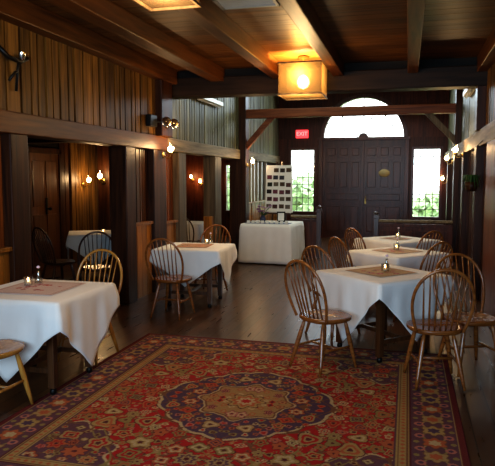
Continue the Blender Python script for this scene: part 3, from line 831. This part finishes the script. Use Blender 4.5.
# ------------------------------------------------------------------ railings
def railing(label, x0, x1, newel_x, y, zr, H):
    t = thing('railing', label, 'railing', ((x0+x1)/2, y, 0))
    c = (x0+x1)/2
    b = BM(); n0 = newel_x-c; box(b, n0-.05, n0+.05, -.05, .05, 0, H, .006); box(b, n0-.06, n0+.06, -.06, .06, H-.08, H-.04, .006); lathe(b, [(.03,0),(.045,.02),(.04,.05),(.001,.07)], (n0,0,H), 14, False); obj('newel_post', b, 'chair_dark', t)
    b = BM(); box(b, x0-c, x1-c, -.045, .045, zr-.03, zr+.02, .01); obj('handrail', b, 'beam_plate', t)
    b = BM(); box(b, x0-c, x1-c, -.012, .012, .08, zr-.12)
    k = x0-c+.05
    while k < x1-c-.25: box(b, k, k+.28, -.025, -.012, .15, zr-.2, .006); k += .33
    box(b, x0-c, x1-c, -.02, .02, 0, .09, .004); box(b, x0-c, x1-c, -.02, .02, zr-.12, zr-.06, .004)
    obj('panel', b, 'back', t)
railing('dark railing with a newel post in front of the right window and doors', -.56, .86, -.60, 12.3, .80, .92)
railing('short dark railing with a tall newel post beside the display table', -2.35, -1.80, -1.76, 12.35, .86, 1.02)

# ------------------------------------------------------------------ lights
def point(loc, e, col=(1,.62,.30), r=.05):
    l = bpy.data.lights.new('lamp_light', 'POINT'); l.energy = e; l.color = col; l.shadow_soft_size = r
    o = bpy.data.objects.new('lamp_light', l); COL.objects.link(o); o.location = loc; return o
def sconce(label, loc, dirx, e=6, two=False, diry=0):
    """wall lamp: plate, arm, glass chimney with bulb; dirx = direction away from wall"""
    t = thing('wall_lamp', label, 'wall lamp', loc)
    rz = math.atan2(diry, dirx); t.rotation_euler.z = rz
    b = BM(); lathe(b, [(.001,0),(.05,.002),(.045,.015),(.02,.02),(.001,.02)], seg=16, cap=False)
    bmesh.ops.rotate(b, verts=b.verts, cent=(0,0,0), matrix=Matrix.Rotation(PI/2,3,'Y')); obj('wall_plate', b, 'brass', t, True)
    b = BM(); tube(b, [(.015,0,0),(.06,0,-.04),(.10,0,-.04),(.12,0,0),(.12,0,.02)], .007, 8); lathe(b, [(.015,.0),(.03,.02),(.03,.03),(.012,.03)], (.12,0,.01), 14); obj('arm', b, 'brass', t, True)
    b = BM(); lathe(b, [(.03,.03),(.058,.075),(.058,.105),(.034,.15),(.028,.19)], (.12,0,0), 16, False); obj('glass_chimney', b, 'pane', t, True)
    b = BM(); lathe(b, [(.001,.045),(.02,.045),(.042,.075),(.040,.105),(.001,.14)], (.12,0,0), 14, False); obj('bulb', b, 'bulb', t, True)
    p = Vector(loc)+Vector((math.cos(rz)*.2, math.sin(rz)*.2, .1)); point(p, e)
    return t
G = None
sconce('glowing wall lamp on the left plate beam above the golden panel', (XL+.06, 8.15, 1.98), 1, 14)
sconce('glowing wall lamp on the post nearest the display table', (XL+.16, 12.5, 1.92), 1, 10)
sconce('left glowing wall lamp of the pair in the dim left aisle', (XA+.05, 10.75, 1.52), 1, 12)
sconce('right glowing wall lamp of the pair in the dim left aisle', (-5.24, 9.70, 1.60), 0, 10, diry=-1)
sconce('glowing wall lamp at the end of the aisle behind the second opening', (-5.78, YB, 1.47), 0, 8, diry=-1)
sconce('faint amber wall lamp beside it at the end of the aisle', (-6.05, YB, 1.60), 0, 3, diry=-1)
sconce('glowing wall lamp over the narrow aisle window', (-4.80, YB-.0, 1.50), 0, 5, diry=-1)  # added lamp in place of a reflection in the window glass
sconce('glowing wall lamp on the right wall, highest and nearest', (XR-.13, 10.6, 2.03), -1, 9)
sconce('glowing wall lamp on the right wall, in the middle of three', (XR-.1, 13.4, 1.98), -1, 7)
sconce('glowing amber wall lamp on the right wall beside the right window', (XR-.03, 16.2, 1.55), -1, 6)

def lantern(label, loc, w, h):
    t = thing('ceiling_lantern', label, 'ceiling light', loc)
    b = BM(); r = w/2; 
    for (x0,x1,y0,y1) in ((-r,r,-r,-r+.006), (-r,r,r-.006,r), (-r,-r+.006,-r,r), (r-.006,r,-r,r)): box(b, x0, x1, y0, y1, -h, 0)
    obj('lamp_shade', b, 'shade', t)
    b = BM(); box(b, -r+.01, r-.01, -r+.01, r-.01, -h+.01, -h+.016); obj('diffuser', b, 'shade', t)
    for z in (-h, -.012):
        b = BM()
        for (x0,x1,y0,y1) in ((-r-.008,r+.008,-r-.008,-r+.008), (-r-.008,r+.008,r-.008,r+.008), (-r-.008,-r+.008,-r,r), (r-.008,r+.008,-r,r)): box(b, x0, x1, y0, y1, z-.004, z+.014)
        obj('rim', b, 'post_grey', t)
    b = BM(); tube(b, [(0,0,-.14),(0,0,3.25-loc[2])], .012, 8); lathe(b, [(.07,0),(.07,.02),(.02,.03)], (0,0,3.215-loc[2]), 16); obj('hanger', b, 'brass', t)
    b = BM(); lathe(b, [(.001,-.31),(.06,-.28),(.085,-.22),(.06,-.16),(.02,-.13),(.001,-.12)], (0,0,0), 18, False); obj('bulb', b, 'bulb_big', t, True)
    return t
lantern('square amber lantern glowing under the far end of the beams', (-1.37, 8.0, 3.13), .56, .41)
lantern('square amber lantern cut off by the top of the photo', (-1.575, 3.80, 3.15), .36, .34)
point((-1.37, 7.8, 2.97), 185, (1,.68,.26), .10)
point((-1.37, 7.7, 2.55), 40, (1,.68,.34), .15)
point((-1.57, 3.8, 2.66), 40, (1,.66,.32), .2)
# ceiling vent
t = thing('ceiling_vent', 'blue grey ceiling vent between two beams at the top of the photo', 'vent', (-1.42, 5.28, 3.25))
b = BM(); box(b, -.27, .27, -.17, -.14, -.06, 0); box(b, -.27, .27, .14, .17, -.06, 0); box(b, -.27, -.24, -.17, .17, -.06, 0); box(b, .24, .27, -.17, .17, -.06, 0); obj('frame', b, 'grey_metal', t)
b = BM()
for k in range(9): box(b, -.25, .25, -.13+k*.03, -.112+k*.03, -.05, -.044, 0, Matrix.Rotation(R(25),3,'X'))
obj('louvres', b, 'grey_metal', t)
# strip fixtures high on foyer walls
for x, y0, y1, l in ((XL, 9.66, 11.0, 'pale strip light high on the left foyer boards'), (XR-.14, 9.9, 10.9, 'pale strip light high on the right foyer wall')):
    t = thing('strip_light', l, 'strip light', (x, (y0+y1)/2, 3.02 if x < 0 else 3.04)); L = (y1-y0)/2
    b = BM(); box(b, 0, .10 if x < 0 else .14, -L, L, -.03, .05, .01); obj('housing', b, 'white_enamel', t)
    b = BM(); tube(b, [(.05,-L+.05,-.045),(.05,L-.05,-.045)], .018, 10); obj('tube', b, 'white_enamel', t, True)
# emergency light
t = thing('emergency_light', 'twin headed emergency light on the upper left boards', 'emergency light', (XL, 8.12, 2.44))
b = BM(); box(b, 0, .08, -.42, -.20, -.08, .08, .01); obj('housing', b, 'iron', t)
for yy in (-.03, .26):
    b = BM(); lathe(b, [(.02,-.05),(.06,-.02),(.075,.03),(.07,.035),(.001,.02)], (0,0,0), 18, False)
    bmesh.ops.rotate(b, verts=b.verts, cent=(0,0,0), matrix=Matrix.Rotation(R(80),3,'Y') ); bmesh.ops.rotate(b, verts=b.verts, cent=(0,0,0), matrix=Matrix.Rotation(R(-50),3,'Z')); bmesh.ops.translate(b, verts=b.verts, vec=(.14,yy,0)); obj('lamp_head', b, 'chrome', t, True)
b = BM(); tube(b, [(.05,-.2,0),(.08,0,0),(.08,.26,0)], .012, 8); obj('bracket', b, 'iron', t)
# iron wall bracket upper left
t = thing('iron_bracket', 'dark iron wall bracket with small glass cup on the boards at upper left', 'wall bracket', (XL, 4.85, 2.72))
b = BM(); tube(b, [(.01,-.22,.08),(.05,-.14,.0),(.07,0,-.02),(.06,.12,.03),(.01,.2,.05)], .02, 8); tube(b, [(.02,0,-.28),(.04,0,-.1),(.06,0,0)], .014, 8); tube(b, [(.02,-.1,-.2),(.05,-.05,-.12),(.04,0,-.1)], .012, 8); obj('ironwork', b, 'iron', t, True)
b = BM(); lathe(b, [(.012,0),(.03,.02),(.035,.07)], (.09,.0,-.01), 12, False); obj('glass_cup', b, 'chrome', t, True)
# exit sign
t = thing('exit_sign', 'small red glowing exit sign above the window left of the doors', 'sign', (-2.84, YB-.03, 2.85))
b = BM(); box(b, -.17, .17, -.03, .03, -.11, .11, .01); obj('sign_box', b, 'red_glow', t)
cu = bpy.data.curves.new('lettering', 'FONT'); cu.body = 'EXIT'; cu.size = .15; cu.align_x = 'CENTER'; cu.align_y = 'CENTER'; cu.extrude = .002
o = bpy.data.objects.new('lettering', cu); COL.objects.link(o); o.parent = t; o.location = (0,-.034,0); o.rotation_euler = (PI/2,0,0); cu.materials.append(M['white_letters'])
me = bpy.data.meshes.new_from_object(o.evaluated_get(bpy.context.evaluated_depsgraph_get())); me.name = 'lettering'
o2 = bpy.data.objects.new('lettering', me); COL.objects.link(o2); o2.parent = t; o2.location = o.location; o2.rotation_euler = o.rotation_euler
if not me.materials: me.materials.append(M['white_letters'])
bpy.data.objects.remove(o)
# plaque
b = BM(); lathe(b, [(.001,0),(.13,0),(.14,.01),(.13,.02),(.001,.02)], seg=28, cap=False)
bmesh.ops.rotate(b, verts=b.verts, cent=(0,0,0), matrix=Matrix.Rotation(PI/2,3,'X')); bmesh.ops.scale(b, verts=b.verts, vec=(1.05,1,.75))
o = obj('oval_plaque', b, 'brass', None, True, (-.62, YB+.012, 1.78)); o.data.materials.clear(); o.data.materials.append(plain('dull_gold', (.50,.36,.15), .45)); tag(o, 'oval gold plaque on the right leaf of the double doors', 'plaque')
# hanging fern on right edge
t = thing('hanging_plant', 'green leafy plant hanging at the right edge of the photo', 'plant', (XR-.22, 8.15, 1.60))
b = BM(); lathe(b, [(.001,-.12),(.06,-.12),(.09,0),(.085,.0),(.055,-.1),(.001,-.1)], seg=18, cap=False); obj('pot', b, 'post_dark', t, True)
b = BM(); rnd = random.Random(8)
for k in range(70):
    a = rnd.uniform(0, 2*PI); r = rnd.uniform(.07,.16); p = Vector((0,0,0)); pts = [p, Vector((math.cos(a)*r*.6, math.sin(a)*r*.6, .09)), Vector((math.cos(a)*r, math.sin(a)*r, rnd.uniform(-.15,.08)))]
    e = Vector((-math.sin(a), math.cos(a), 0))*.013
    q = [b.verts.new(pts[0]), b.verts.new(pts[1]+e), b.verts.new(pts[2]), b.verts.new(pts[1]-e)]; b.faces.new(q)
obj('fronds', b, 'leaf', t)
b = BM(); tube(b, [(0,0,0),(0,0,.4),(.12,0,.52)], .004, 6); tube(b, [(.12,0,.52),(.2,0,.52)], .008, 6); obj('hanger', b, 'iron', t)

# daylight fill lamps
def area(loc, rot, sx, sy, e, col):
    l = bpy.data.lights.new('window_daylight', 'AREA'); l.shape = 'RECTANGLE'; l.size = sx; l.size_y = sy; l.energy = e; l.color = col
    o = bpy.data.objects.new('window_daylight', l); COL.objects.link(o); o.location = loc; o.rotation_euler = rot; return o
area((-1.0, YF+.1, 1.9), (R(90),0,0), 3.6, 1.6, 190, (.55,.78,1))  # cool fill for daylight from windows behind the camera, none built
area((-1.2, 15.9, 3.9), (R(-50),0,0), 2.2, .8, 60, (.75,.90,1))  # fill lamp added indoors above the doors to boost the daylight
area((XL+1.6, 11.0, 4.2), (0,0,0), 1.8, 2.2, 34, (.80,.95,.80))  # greenish lamp facing down under the foyer ceiling, no window there
W = bpy.data.worlds.new('World'); SC.world = W; W.use_nodes = True
W.node_tree.nodes['Background'].inputs[0].default_value = (.93,.97,1,1); W.node_tree.nodes['Background'].inputs[1].default_value = 4.5

# ------------------------------------------------------------------ camera
cd = bpy.data.cameras.new('Camera'); cam = bpy.data.objects.new('Camera', cd); COL.objects.link(cam)
cam.location = (0,0,1.65); cam.rotation_euler = (PI/2-.0915, 0, .2605)
cd.sensor_width = 36; cd.sensor_fit = 'HORIZONTAL'; cd.lens = 36*600/495
cd.clip_start = .05; cd.clip_end = 200
SC.camera = cam
SC.view_settings.view_transform = 'Standard'
SC.view_settings.look = 'Medium High Contrast'
SC.view_settings.exposure = .3
SC.cycles.use_denoising = True
SC.cycles.max_bounces = 8
SC.cycles.sample_clamp_indirect = 4
